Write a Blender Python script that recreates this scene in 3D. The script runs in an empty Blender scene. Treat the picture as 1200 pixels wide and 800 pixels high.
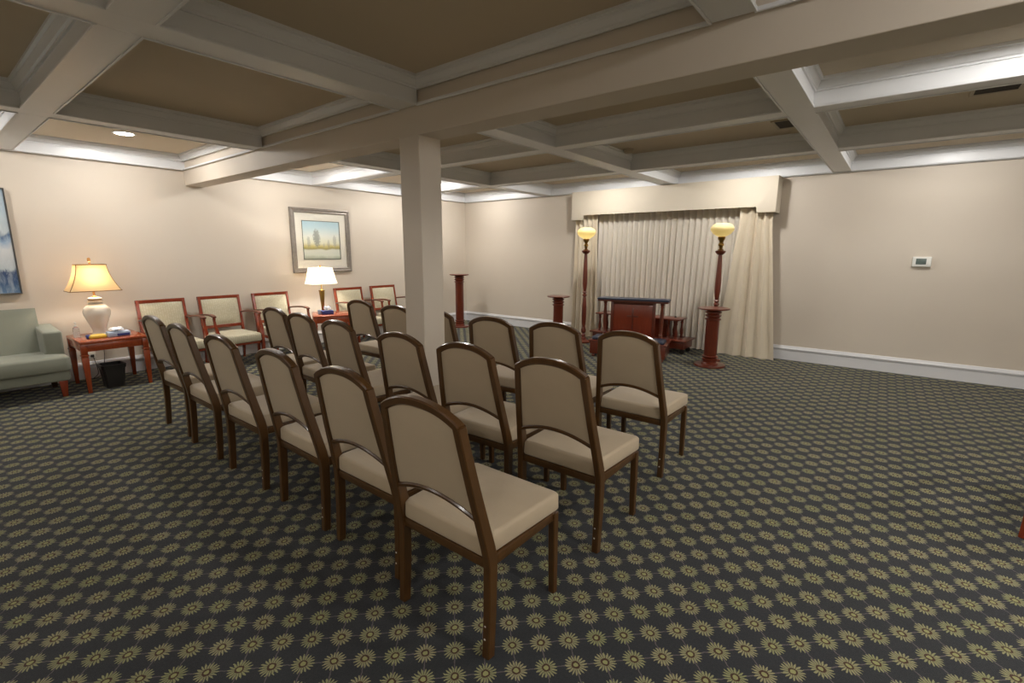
import bpy, bmesh, math, random
from mathutils import Vector, Matrix
random.seed(7)
SC = bpy.context.scene
COL = SC.collection
PI = math.pi
H = 2.612          # underside of the ceiling beams
HP = 2.80          # ceiling panels
XR, YN = 11.4, -10.6   # right wall, near wall

# ------------------------------------------------------------------ materials
class NT:
    def __init__(s, name):
        m = bpy.data.materials.new(name); m.use_nodes = True
        s.m = m; s.t = m.node_tree; s.t.nodes.clear()
        s.out = s.t.nodes.new('ShaderNodeOutputMaterial')
    def n(s, typ, ins=None, **kw):
        nd = s.t.nodes.new('ShaderNode' + typ)
        for k, v in kw.items(): setattr(nd, k, v)
        for k, v in (ins or {}).items():
            sock = nd.inputs[k]
            if isinstance(v, bpy.types.NodeSocket): s.t.links.new(v, sock)
            else: sock.default_value = v
        return nd
    def math(s, op, a, b=0.0, c=0.0, clamp=False):
        nd = s.n('Math', {0: a, 1: b, 2: c}, operation=op); nd.use_clamp = clamp
        return nd.outputs[0]
    def mix(s, f, a, b, blend='MIX'):
        nd = s.t.nodes.new('ShaderNodeMix'); nd.data_type = 'RGBA'; nd.blend_type = blend
        for k, v in ((0, f), (6, a), (7, b)):
            if isinstance(v, bpy.types.NodeSocket): s.t.links.new(v, nd.inputs[k])
            else: nd.inputs[k].default_value = v
        return nd.outputs[2]
    def ramp(s, fac, stops, interp='LINEAR'):
        nd = s.t.nodes.new('ShaderNodeValToRGB'); cr = nd.color_ramp; cr.interpolation = interp
        while len(cr.elements) < len(stops): cr.elements.new(0.5)
        for e, (p, c) in zip(cr.elements, stops): e.position = p; e.color = c
        s.t.links.new(fac, nd.inputs[0]); return nd.outputs[0]
    def obj(s): return s.n('TexCoord').outputs['Object']
    def gen(s): return s.n('TexCoord').outputs['Generated']
    def noise(s, vec, scale, detail=3.0, rough=0.5, dist=0.0):
        return s.n('TexNoise', {'Vector': vec, 'Scale': scale, 'Detail': detail, 'Roughness': rough, 'Distortion': dist}).outputs[0]
    def mapv(s, vec, scale=(1,1,1), rot=(0,0,0), loc=(0,0,0)):
        return s.n('Mapping', {'Vector': vec, 'Scale': scale, 'Rotation': rot, 'Location': loc}).outputs[0]
    def bump(s, h, strength=0.3, dist=0.01):
        return s.n('Bump', {'Height': h, 'Strength': strength, 'Distance': dist}).outputs[0]
    def bsdf(s, color, rough=0.5, **ins):
        d = {'Base Color': color, 'Roughness': rough}; d.update(ins)
        b = s.n('BsdfPrincipled', d)
        s.t.links.new(b.outputs[0], s.out.inputs[0]); return b

def rgb(r, g, b):
    f = lambda c: (c/255/12.92) if c/255 <= 0.04045 else ((c/255+0.055)/1.055)**2.4
    return (f(r), f(g), f(b), 1.0)

def plain(name, col, rough=0.5, var=0.06, nscale=8.0, bump=0.0, bscale=200.0, **ins):
    k = NT(name); v = k.obj()
    f = k.noise(v, nscale)
    dark = tuple(c*(1-var) for c in col[:3]) + (1,); lite = tuple(min(1, c*(1+var)) for c in col[:3]) + (1,)
    c = k.mix(f, dark, lite)
    if bump: ins['Normal'] = k.bump(k.noise(v, bscale, 2.0), bump, 0.002)
    k.bsdf(c, rough, **ins); return k.m

def wood(name, c1, c2, rough=0.28, scale=(14, 14, 1.6), coat=0.3):
    k = NT(name); v = k.mapv(k.obj(), scale)
    f = k.noise(v, 3.0, 5.0, 0.6, 1.2)
    g = k.noise(k.mapv(k.obj(), (60, 60, 3)), 4.0, 2.0)
    c = k.mix(f, c1, c2)
    c = k.mix(k.math('MULTIPLY', g, 0.25), c, tuple(x*0.6 for x in c1[:3]) + (1,))
    k.bsdf(c, rough, **{'Coat Weight': coat, 'Coat Roughness': 0.15}); return k.m

def fabric(name, col, thread=900.0, rough=0.9, stripe=None, var=0.08):
    k = NT(name); v = k.obj()
    w1 = k.n('TexWave', {'Vector': v, 'Scale': thread/6.0, 'Distortion': 0.6}, wave_type='BANDS', bands_direction='X').outputs[1]
    w2 = k.n('TexWave', {'Vector': v, 'Scale': thread/6.0, 'Distortion': 0.6}, wave_type='BANDS', bands_direction='Z').outputs[1]
    wv = k.math('MULTIPLY', w1, w2)
    n = k.noise(v, 5.0, 4.0)
    c = k.mix(n, tuple(x*(1-var) for x in col[:3]) + (1,), tuple(min(1, x*(1+var)) for x in col[:3]) + (1,))
    if stripe:
        sx = k.n('SeparateXYZ', {0: v}).outputs[stripe[0]]
        f = k.math('FRACT', k.math('MULTIPLY', sx, stripe[1]))
        f = k.math('LESS_THAN', f, 0.5)
        dots = k.math('GREATER_THAN', k.noise(v, 60.0, 1.0), 0.5)
        f = k.math('MULTIPLY', k.math('MULTIPLY', f, dots), 0.5)
        c = k.mix(f, c, stripe[2])
    k.bsdf(c, rough, Normal=k.bump(k.math('ADD', wv, k.noise(v, 300.0, 2.0)), 0.25, 0.001), **{'Sheen Weight': 0.15})
    return k.m

# carpet: staggered lattice of sunflowers joined by thin lines
def carpet_material():
    k = NT('carpet')
    pos = k.n('NewGeometry').outputs['Position']
    warp = k.n('TexNoise', {'Vector': pos, 'Scale': 55.0, 'Detail': 1.0}).outputs[1]
    off = k.n('VectorMath', {0: warp, 1: (0.5, 0.5, 0.5)}, operation='SUBTRACT').outputs[0]
    off = k.n('VectorMath', {0: off, 'Scale': 0.009}, operation='SCALE').outputs[0]
    pos2 = k.n('VectorMath', {0: pos, 1: off}, operation='ADD').outputs[0]
    sp = k.n('SeparateXYZ', {0: pos2}); X, Y = sp.outputs[0], sp.outputs[1]
    U = k.math('DIVIDE', k.math('ADD', k.math('ADD', X, Y), 0.359), 0.1637)
    V = k.math('DIVIDE', k.math('SUBTRACT', k.math('SUBTRACT', X, Y), 12.947), 0.1695)
    fu = k.math('SUBTRACT', k.math('FRACT', k.math('ADD', U, 0.5)), 0.5)
    fv = k.math('SUBTRACT', k.math('FRACT', k.math('ADD', V, 0.5)), 0.5)
    r = k.math('SQRT', k.math('ADD', k.math('MULTIPLY', fu, fu), k.math('MULTIPLY', fv, fv)))
    th = k.math('ARCTAN2', fv, fu)
    ray = k.math('COSINE', k.math('MULTIPLY', th, 18.0))          # -1..1
    rag = k.noise(pos, 150.0, 1.0)
    lim = k.math('ADD', k.math('MULTIPLY_ADD', ray, 0.070, 0.250), k.math('MULTIPLY', rag, 0.12))
    petal = k.math('MULTIPLY', k.math('LESS_THAN', r, lim), k.math('GREATER_THAN', r, 0.145))
    gap = k.math('MULTIPLY_ADD', k.math('GREATER_THAN', k.math('ADD', ray, k.math('MULTIPLY', r, -1.6)), -1.15), 0.55, 0.45)
    disc = k.math('LESS_THAN', r, 0.085)
    cell = k.n('CombineXYZ', {0: k.math('FLOOR', k.math('ADD', U, 0.5)), 1: k.math('FLOOR', k.math('ADD', V, 0.5)), 2: 0.0}).outputs[0]
    rnd = k.n('TexWhiteNoise', {'Vector': cell}).outputs[0]
    fib = k.noise(pos, 420.0, 2.0, 0.7)
    fib2 = k.noise(pos, 90.0, 3.0, 0.7)
    blot = k.noise(pos, 1.3, 3.0)
    base = k.mix(fib2, rgb(28, 29, 37), rgb(60, 62, 68))
    base = k.mix(k.math('MULTIPLY', blot, 0.35), base, rgb(42, 50, 38))
    lu = k.math('LESS_THAN', k.math('ABSOLUTE', fu), 0.018); lv = k.math('LESS_THAN', k.math('ABSOLUTE', fv), 0.018)
    line = k.math('MULTIPLY', k.math('MAXIMUM', lu, lv), 0.55)
    c = k.mix(line, base, rgb(132, 118, 120))
    pc = k.mix(k.math('MULTIPLY_ADD', rnd, 0.6, k.math('MULTIPLY', blot, 0.4)), rgb(146, 150, 102), rgb(168, 158, 124))
    pc = k.mix(k.math('MULTIPLY', k.math('MAXIMUM', k.math('SUBTRACT', 0.1, ray), 0.0), 0.75), pc, rgb(58, 56, 46))
    c = k.mix(petal, c, pc)
    ring = k.math('MULTIPLY', k.math('LESS_THAN', r, 0.145), k.math('GREATER_THAN', r, 0.085))
    c = k.mix(ring, c, rgb(76, 48, 32))
    c = k.mix(disc, c, rgb(160, 160, 106))
    c = k.mix(k.math('MULTIPLY', fib, 0.50), c, rgb(36, 35, 34))
    b = k.bsdf(c, 0.95, Normal=k.bump(fib, 0.5, 0.004), **{'Sheen Weight': 0.1, 'Specular IOR Level': 0.2})
    return k.m

def wallpaper():
    k = NT('cream_wallpaper'); pos = k.n('NewGeometry').outputs['Position']
    n = k.noise(pos, 1.1, 3.0)
    g = k.noise(k.mapv(pos, (160, 160, 30)), 1.0, 3.0, 0.6)
    c = k.mix(n, rgb(200, 189, 174), rgb(209, 199, 185))
    c = k.mix(k.math('MULTIPLY', g, 0.12), c, rgb(188, 176, 158))
    k.bsdf(c, 0.62, Normal=k.bump(g, 0.12, 0.002)); return k.m

def shade_mat(name, col, trans=0.6):
    k = NT(name); v = k.obj()
    g = k.noise(k.mapv(v, (400, 400, 60)), 1.0, 2.0)
    c = k.mix(k.math('MULTIPLY', g, 0.2), col, tuple(x*0.8 for x in col[:3]) + (1,))
    d = k.n('BsdfDiffuse', {'Color': c}); t = k.n('BsdfTranslucent', {'Color': c})
    mx = k.n('MixShader', {0: trans, 1: d.outputs[0], 2: t.outputs[0]})
    k.t.links.new(mx.outputs[0], k.out.inputs[0]); return k.m

def emit(name, col, strength):
    k = NT(name); e = k.n('Emission', {'Color': col, 'Strength': strength})
    k.t.links.new(e.outputs[0], k.out.inputs[0]); return k.m

def meadow():      # watercolour of a pale meadow with loose trees
    k = NT('watercolour_print'); sp = k.n('SeparateXYZ', {0: k.gen()}); y, z = sp.outputs[1], sp.outputs[2]
    v = k.obj()
    yy = k.math('SUBTRACT', 1.0, y)      # generated y runs left to right on this wall
    wob = k.math('MULTIPLY_ADD', k.noise(v, 9.0), 0.08, k.math('SUBTRACT', z, 0.04))
    c = k.ramp(wob, [(0.0, rgb(150, 158, 138)), (0.10, rgb(208, 214, 200)), (0.24, rgb(212, 216, 206)), (0.28, rgb(150, 144, 76)), (0.33, rgb(196, 184, 112)), (0.42, rgb(222, 222, 196)), (0.62, rgb(218, 222, 214)), (0.85, rgb(176, 204, 212)), (1.0, rgb(160, 192, 206))])
    tree = None
    for cy, cz, w, h, a in ((0.36, 0.55, 0.13, 0.33, 0.85), (0.14, 0.45, 0.06, 0.22, 0.45), (0.68, 0.4, 0.05, 0.16, 0.4), (0.86, 0.48, 0.07, 0.24, 0.45), (0.55, 0.36, 0.04, 0.1, 0.35)):
        dy = k.math('DIVIDE', k.math('SUBTRACT', y, cy), w); dz = k.math('DIVIDE', k.math('SUBTRACT', z, cz), h)
        d = k.math('ADD', k.math('MULTIPLY', dy, dy), k.math('MULTIPLY', dz, dz))
        m_ = k.math('MULTIPLY', k.math('LESS_THAN', k.math('ADD', d, k.math('MULTIPLY', k.noise(v, 55.0, 5.0, 0.7), 2.6)), 1.75), a)
        tree = m_ if tree is None else k.math('MAXIMUM', tree, m_)
    c = k.mix(tree, c, rgb(128, 134, 128))
    k.bsdf(c, 0.35); return k.m

def abstract():    # loose blue and white canvas
    k = NT('abstract_canvas_paint'); v = k.obj(); sp = k.n('SeparateXYZ', {0: k.gen()}); z = sp.outputs[2]
    n1 = k.noise(k.mapv(v, (1, 3.5, 1.4)), 2.2, 6.0, 0.65, 1.0); n2 = k.noise(k.mapv(v, (1, 9, 2.5)), 3.0, 6.0, 0.7, 0.5)
    zz = k.math('MULTIPLY_ADD', k.math('SUBTRACT', n1, 0.5), 0.22, z)
    c = k.ramp(zz, [(0.0, rgb(92, 122, 152)), (0.10, rgb(60, 88, 124)), (0.20, rgb(44, 66, 104)), (0.24, rgb(176, 186, 190)), (0.42, rgb(206, 208, 208)), (0.50, rgb(140, 164, 190)), (0.56, rgb(72, 100, 136)), (0.62, rgb(182, 192, 196)), (0.82, rgb(170, 186, 196)), (1.0, rgb(138, 160, 178))])
    f = k.math('MULTIPLY', k.math('SUBTRACT', n2, 0.42), 3.0, clamp=True)
    c = k.mix(k.math('MULTIPLY', f, 0.6), c, rgb(196, 204, 208))
    k.bsdf(c, 0.5, Normal=k.bump(n2, 0.3, 0.004)); return k.m

M = {}
M['wall'] = wallpaper()
M['trim'] = plain('white_trim_paint', rgb(216, 217, 218), 0.38, 0.03, 3.0)
M['panel'] = plain('tan_ceiling_panel', rgb(198, 184, 162), 0.85, 0.04, 2.0, 0.2, 250)
M['base'] = plain('baseboard_paint', rgb(214, 214, 216), 0.35, 0.02)
M['carpet'] = carpet_material()
M['dark'] = wood('dark_walnut_frame', rgb(60, 39, 17), rgb(94, 62, 28), 0.3, coat=0.35)
M['beige'] = fabric('beige_vinyl_cloth', rgb(174, 157, 132), rough=0.7)
M['cherry'] = wood('cherry_wood', rgb(128, 50, 20), rgb(172, 78, 34), 0.25, coat=0.4)
M['cherry2'] = wood('red_cherry_wood', rgb(88, 34, 19), rgb(124, 52, 29), 0.28, coat=0.4)
M['cherry4'] = wood('mahogany_stained_wood', rgb(108, 40, 20), rgb(152, 62, 32), 0.25, coat=0.4)
M['cherry3'] = wood('brown_cherry_wood', rgb(84, 34, 18), rgb(118, 52, 28), 0.3, coat=0.35)
M['sage'] = fabric('sage_striped_upholstery', rgb(184, 176, 150), stripe=(0, 38.0, rgb(208, 202, 182)))
M['sofa'] = fabric('grey_green_sofa_cloth', rgb(130, 132, 118), var=0.05)
M['urn'] = plain('white_ceramic', rgb(226, 216, 202), 0.25, 0.03, **{'Coat Weight': 0.3})
M['brass'] = plain('antique_brass', rgb(150, 116, 56), 0.32, 0.15, 20.0, Metallic=0.9)
M['gold'] = plain('gilded_finial', rgb(190, 140, 84), 0.35, 0.1, Metallic=0.5)
M['silver'] = plain('silver_leaf_frame', rgb(136, 128, 120), 0.4, 0.25, 25.0, Metallic=0.35)
M['pewter'] = plain('thin_pewter_frame', rgb(110, 108, 104), 0.4, 0.1, Metallic=0.4)
M['mat'] = plain('off_white_mat_board', rgb(222, 218, 206), 0.4, 0.02)
M['inner'] = plain('print_border', rgb(110, 118, 112), 0.5)
M['meadow'] = meadow()
M['abstract'] = abstract()
M['shade1'] = shade_mat('gold_silk_shade', rgb(230, 211, 176), 0.5)
M['shade2'] = shade_mat('white_linen_shade', rgb(246, 240, 226), 0.6)
M['piping'] = plain('brown_shade_trim', rgb(120, 90, 50), 0.7)
M['glass'] = shade_mat('amber_cream_glass', rgb(238, 229, 192), 0.5)
M['curtain'] = fabric('ivory_damask_drape', rgb(212, 200, 178), rough=0.55, var=0.05)
M['sheer'] = fabric('pale_cream_drape', rgb(214, 207, 194), rough=0.7, var=0.03)
M['valance'] = fabric('cream_valance_cloth', rgb(206, 196, 178), rough=0.7, var=0.02)
M['blackplastic'] = plain('black_plastic', rgb(32, 28, 26), 0.45, 0.1)
M['liner'] = plain('black_bin_liner', rgb(24, 22, 22), 0.3, 0.2, 30)
M['white'] = plain('white_plastic', rgb(226, 226, 220), 0.35, 0.02)
M['screen'] = plain('grey_lcd', rgb(96, 108, 104), 0.2, 0.03)
M['tissue'] = plain('white_tissue', rgb(236, 238, 242), 0.9, 0.03)
M['bluebox'] = plain('blue_printed_card', rgb(44, 56, 120), 0.45, 0.3, 40.0)
M['palebox'] = plain('pale_blue_card', rgb(176, 194, 216), 0.45, 0.2, 30.0)
M['yellow'] = plain('yellow_printed_wrap', rgb(206, 168, 44), 0.4, 0.3, 30.0)
M['navy'] = plain('navy_vinyl_pad', rgb(42, 50, 70), 0.35, 0.1, 10.0)
M['vent'] = plain('dark_vent_recess', rgb(60, 50, 38), 0.7)
M['ventframe'] = plain('tan_vent_frame', rgb(178, 164, 140), 0.5)
M['bulb'] = emit('lamp_glow', (1.0, 0.96, 0.90, 1), 80.0)
k = NT('clear_plastic'); k.bsdf((0.93, 0.93, 0.95, 1), 0.1, **{'Transmission Weight': 0.85, 'IOR': 1.35}); M['clear'] = k.m
k = NT('thin_picture_glass')
gl = k.n('BsdfGlossy', {'Color': (1, 1, 1, 1), 'Roughness': 0.08}); tr = k.n('BsdfTransparent')
mx = k.n('MixShader', {0: 0.06, 1: tr.outputs[0], 2: gl.outputs[0]}); k.t.links.new(mx.outputs[0], k.out.inputs[0]); M['pane'] = k.m

# ------------------------------------------------------------------ mesh helpers
def box(bm, x0, x1, y0, y1, z0, z1, mat=None, bev=0.0, seg=2):
    vs = [bm.verts.new((x, y, z)) for z in (z0, z1) for x, y in ((x0, y0), (x1, y0), (x1, y1), (x0, y1))]
    fs = [(3,2,1,0), (4,5,6,7), (0,1,5,4), (1,2,6,5), (2,3,7,6), (3,0,4,7)]
    F = [bm.faces.new([vs[i] for i in f]) for f in fs]
    if bev:
        es = list({e for f in F for e in f.edges})
        r = bmesh.ops.bevel(bm, geom=es, offset=bev, segments=seg, profile=0.5, affect='EDGES')
    return vs
def taper(bm, cx, cy, z0, z1, a0, b0, a1, b1, dx=0, dy=0, bev=0.0):
    "square post from half sizes a0,b0 at z0 to a1,b1 at z1, top shifted dx,dy"
    vs = []
    for z, a, b, ox, oy in ((z0, a0, b0, 0, 0), (z1, a1, b1, dx, dy)):
        vs += [bm.verts.new((cx+ox+sx*a, cy+oy+sy*b, z)) for sx, sy in ((-1,-1), (1,-1), (1,1), (-1,1))]
    F = [bm.faces.new([vs[i] for i in f]) for f in [(3,2,1,0), (4,5,6,7), (0,1,5,4), (1,2,6,5), (2,3,7,6), (3,0,4,7)]]
    if bev: bmesh.ops.bevel(bm, geom=list({e for f in F for e in f.edges}), offset=bev, segments=2, profile=0.5, affect='EDGES')
def loft(bm, rings, cap=True, closed=True):
    R = [[bm.verts.new(p) for p in r] for r in rings]
    n = len(R[0])
    for a, b in zip(R, R[1:]):
        for i in range(n if closed else n-1):
            j = (i+1) % n
            bm.faces.new((a[i], a[j], b[j], b[i]))
    if cap:
        bm.faces.new(list(reversed(R[0]))); bm.faces.new(R[-1])
    return R
def lathe(bm, prof, cx=0, cy=0, z0=0, seg=24, cap=True, sx=1, sy=1):
    loft(bm, [[(cx+r*sx*math.cos(2*PI*i/seg), cy+r*sy*math.sin(2*PI*i/seg), z0+z) for i in range(seg)] for r, z in prof], cap)
def sweep(bm, path, w, d, side=Vector((1,0,0)), widths=None, chamf=0.22):
    "bar with octagonal-cornered rectangular section: w along side, d along the normal"
    P = [Vector(p) for p in path]; rings = []
    for i, p in enumerate(P):
        t = (P[min(i+1, len(P)-1)] - P[max(i-1, 0)]).normalized()
        s = (side - t*side.dot(t)).normalized(); nn = t.cross(s)
        k_ = widths[i] if widths else (1, 1)
        a, b = w/2*k_[0], d/2*k_[1]; c = min(a, b)*chamf*2*0.5
        pts = [(a-c,-b), (a,-b+c), (a,b-c), (a-c,b), (-a+c,b), (-a,b-c), (-a,-b+c), (-a+c,-b)]
        rings.append([tuple(p + s*u + nn*v) for u, v in pts])
    loft(bm, rings)
def tube(bm, path, r, seg=10):
    P = [Vector(p) for p in path]; rings = []
    ref = Vector((0.3, 0.5, 0.81)).normalized()
    for i, p in enumerate(P):
        t = (P[min(i+1, len(P)-1)] - P[max(i-1, 0)]).normalized()
        s = t.cross(ref).normalized(); nn = t.cross(s)
        rr = r[i] if isinstance(r, (list, tuple)) else r
        rings.append([tuple(p + (s*math.cos(2*PI*j/seg) + nn*math.sin(2*PI*j/seg))*rr) for j in range(seg)])
    loft(bm, rings)
def cushion(bm, x0, x1, y0, y1, z0, z1, r=0.03, crown=0.015, n=10, taper_back=0.0, sides=(1,1,1,1)):
    "soft box: rounded vertical edges, crowned top; stack of rounded-rect rings"
    cx, cy = (x0+x1)/2, (y0+y1)/2; hx, hy = (x1-x0)/2, (y1-y0)/2
    def ring(ins, z):
        a, b = hx-ins, hy-ins; rr = max(0.004, min(r, a, b)); pts = []
        for (sx, sy, a0) in ((1,1,0), (-1,1,PI/2), (-1,-1,PI), (1,-1,1.5*PI)):
            for q in range(5):
                th = a0 + q*PI/8
                pts.append((a, b, sx, sy, rr, th))
        out = []
        for a, b, sx, sy, rr, th in pts:
            x = sx*(a-rr) + rr*math.cos(th); y = sy*(b-rr) + rr*math.sin(th)
            tb = 1 - taper_back*(0.5 - y/(2*hy))
            out.append((cx + x*tb, cy + y, z))
        return out
    h = z1-z0; e = min(r, h*0.45)
    rings = []
    for q in range(5):
        a = q/4*PI/2
        rings.append(ring(e*0.6*(1-math.sin(a)), z0 + e*0.6*(1-math.cos(a))))
    for q in range(1, 6):
        a = q/5*PI/2
        rings.append(ring(e*(1-math.cos(a)), z1-e + e*math.sin(a)))
    m = min(hx, hy)
    for t in (0.25, 0.5, 0.75, 0.97):
        rings.append(ring(e + (m-e)*t, z1 + crown*math.sin(t*PI/2)))
    loft(bm, rings)
def grid_solid(bm, fn_front, fn_back, nu, nv):
    A = [[bm.verts.new(fn_front(i/nu, j/nv)) for i in range(nu+1)] for j in range(nv+1)]
    B = [[bm.verts.new(fn_back(i/nu, j/nv)) for i in range(nu+1)] for j in range(nv+1)]
    for j in range(nv):
        for i in range(nu):
            bm.faces.new((A[j][i], A[j][i+1], A[j+1][i+1], A[j+1][i]))
            bm.faces.new((B[j+1][i], B[j+1][i+1], B[j][i+1], B[j][i]))
    for j in range(nv):
        bm.faces.new((A[j][0], A[j+1][0], B[j+1][0], B[j][0])); bm.faces.new((A[j+1][nu], A[j][nu], B[j][nu], B[j+1][nu]))
    for i in range(nu):
        bm.faces.new((A[0][i+1], A[0][i], B[0][i], B[0][i+1])); bm.faces.new((A[nv][i], A[nv][i+1], B[nv][i+1], B[nv][i]))
def obj(name, bm, mat, parent=None, smooth=True, world=False):
    bmesh.ops.recalc_face_normals(bm, faces=bm.faces[:])
    me = bpy.data.meshes.new(name)
    if world and parent is not None: bmesh.ops.translate(bm, verts=bm.verts[:], vec=-world_loc(parent))
    bm.to_mesh(me); bm.free(); me.materials.append(mat)
    o = bpy.data.objects.new(name, me); COL.objects.link(o)
    if smooth:
        me.shade_smooth()
        try: me.set_sharp_from_angle(angle=math.radians(38))
        except Exception: pass
    if parent is not None: o.parent = parent
    return o
def world_loc(o):
    v = Vector(o.location)
    while o.parent is not None: o = o.parent; v = v + Vector(o.location)
    return v
def thing(name, label, cat, loc=(0,0,0), rz=0.0, group=None):
    o = bpy.data.objects.new(name, None); COL.objects.link(o); o.empty_display_size = 0.1
    o.location = loc; o.rotation_euler = (0, 0, rz); o['label'] = label; o['category'] = cat
    if group: o['group'] = group
    return o
def tag(o, label, cat, group=None):
    o['label'] = label; o['category'] = cat
    if group: o['group'] = group
    return o
def struct(name, bm, mat, smooth=False):
    o = obj(name, bm, mat, None, smooth); o['kind'] = 'structure'; return o
def dup(root, loc, rz, label):
    r = root.copy(); COL.objects.link(r); r.location = loc; r.rotation_euler = (0, 0, rz); r['label'] = label
    for ch in list(root.children):
        c = ch.copy(); COL.objects.link(c); c.parent = r
        for g in ch.children:
            d = g.copy(); COL.objects.link(d); d.parent = c
    return r
B = bmesh.new

# ------------------------------------------------------------------ room shell
bm = B(); box(bm, -0.1, XR+0.1, YN-0.1, 0.1, -0.1, 0.0); struct('floor', bm, M['carpet'])
bm = B(); box(bm, -0.1, XR+0.1, YN-0.1, 0.1, HP, HP+0.1); struct('ceiling', bm, M['panel'])
bm = B(); box(bm, -0.12, 0, YN-0.1, 0.1, -0.05, HP+0.1); struct('wall_left', bm, M['wall'])
bm = B(); box(bm, -0.1, XR+0.1, 0, 0.12, -0.05, HP+0.1); struct('wall_back', bm, M['wall'])
bm = B(); box(bm, XR, XR+0.12, YN-0.1, 0.1, -0.05, HP+0.1); struct('wall_right', bm, M['wall'])
bm = B(); box(bm, -0.1, XR+0.1, YN-0.12, YN, -0.05, HP+0.1); struct('wall_front', bm, M['wall'])

def board(bm, a, b, n):   # baseboard along a->b, n = into the room
    a, b, n = Vector(a), Vector(b), Vector(n)
    prof = [(0, 0), (0.02, 0), (0.02, 0.138), (0.012, 0.142), (0.012, 0.15), (0.03, 0.155), (0.032, 0.172), (0.022, 0.186), (0.014, 0.205), (0, 0.208)]
    loft(bm, [[tuple(p + n*d + Vector((0, 0, z))) for d, z in prof] for p in (a, b)])
bm = B(); board(bm, (0, 0, 0), (XR, 0, 0), (0, -1, 0)); struct('baseboard_back', bm, M['base'])
bm = B(); board(bm, (0, 0, 0), (0, YN, 0), (1, 0, 0)); struct('baseboard_left', bm, M['base'])
bm = B(); board(bm, (XR, 0, 0), (XR, YN, 0), (-1, 0, 0)); struct('baseboard_right', bm, M['base'])

# coffer ribs
ribx = [(2.14, 2.33), (4.56, 4.765), (6.85, 7.035), (9.11, 9.30)]
tn = [0]
def trim(bm, mat=None):
    tn[0] += 1; return struct('trim_%d' % tn[0], bm, mat or M['trim'])
for x0, x1 in ribx:
    bm = B(); box(bm, x0, x1, -5.2, -0.06, H, HP+0.02, bev=0.004); trim(bm)
    bm = B(); box(bm, x0, x1, YN, -5.45, H, HP+0.02, bev=0.004); trim(bm)
crossy = [(-7.235, -7.06), (-3.625, -3.45), (-1.835, -1.65), (-9.02, -8.85)]
edges = [(0.06, ribx[0][0])] + [(ribx[i][1], ribx[i+1][0]) for i in range(3)] + [(ribx[3][1], XR)]
for y0, y1 in crossy:
    bm = B()
    for x0, x1 in edges: box(bm, x0, x1, y0, y1, H, HP+0.02)
    trim(bm)
# perimeter bands with a shadow reveal under them
bm = B(); box(bm, 0, XR, -0.06, 0, H+0.015, HP+0.02); box(bm, 0, XR, -0.04, 0, H-0.012, H+0.015); trim(bm)
bm = B(); box(bm, 0, 0.06, YN, -0.06, H+0.015, HP+0.02); box(bm, 0, 0.04, YN, -0.04, H-0.005, H+0.015); trim(bm)
# stepped crown and edge bead inside every coffer
ys = [(-1.65, -0.06), (-3.45, -1.835), (-5.2, -3.625), (-7.06, -5.45), (-8.85, -7.235)]
crown = [(0, 2.715), (0.012, 2.715), (0.012, 2.728), (0.022, 2.734), (0.04, 2.766), (0.04, 2.776), (0.055, 2.782), (0.055, HP+0.01), (0, HP+0.01)]
bead = [(0, H-0.006), (0.011, H-0.006), (0.014, H), (0.011, H+0.014), (0, H+0.016)]
def ringloft(bm, x0, x1, y0, y1, prof):
    rings = [[(x0+d, y0+d, z), (x1-d, y0+d, z), (x1-d, y1-d, z), (x0+d, y1-d, z)] for d, z in prof]
    R = [[bm.verts.new(p) for p in r] for r in rings]; R.append(R[0])
    for a, b in zip(R, R[1:]):
        for i in range(4):
            j = (i+1) % 4; bm.faces.new((a[i], a[j], b[j], b[i]))
for y0, y1 in ys:
    for x0, x1 in edges:
        bm = B(); ringloft(bm, x0, x1, y0, y1, crown); ringloft(bm, x0, x1, y0, y1, bead); trim(bm)
# main wallpapered beam and its column
bm = B(); box(bm, 0, XR, -5.43, -5.2, 2.415, HP+0.02, bev=0.006)
o = struct('ceiling_beam', bm, M['wall'])
bm = B(); box(bm, 4.515, 4.745, -5.427, -5.205, 0, 2.45, bev=0.008)
o = struct('column', bm, M['wall'])

# ------------------------------------------------------------------ camera
cam = bpy.data.cameras.new('camera'); co = bpy.data.objects.new('camera', cam); COL.objects.link(co)
cam.sensor_width = 36; cam.lens = 562.81*36/1200; cam.clip_start = 0.05
yaw, pitch, roll = math.radians(38.422), math.radians(10.621), math.radians(0.207)
fw = Vector((-math.sin(yaw)*math.cos(pitch), math.cos(yaw)*math.cos(pitch), -math.sin(pitch)))
rt = Vector((math.cos(yaw), math.sin(yaw), 0)); up = rt.cross(fw)
r2 = rt*math.cos(roll) + up*math.sin(roll); u2 = up*math.cos(roll) - rt*math.sin(roll)
mw = Matrix((r2, u2, -fw)).transposed().to_4x4(); mw.translation = Vector((7.665, -7.977, 1.56))
co.matrix_world = mw; SC.camera = co

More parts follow.
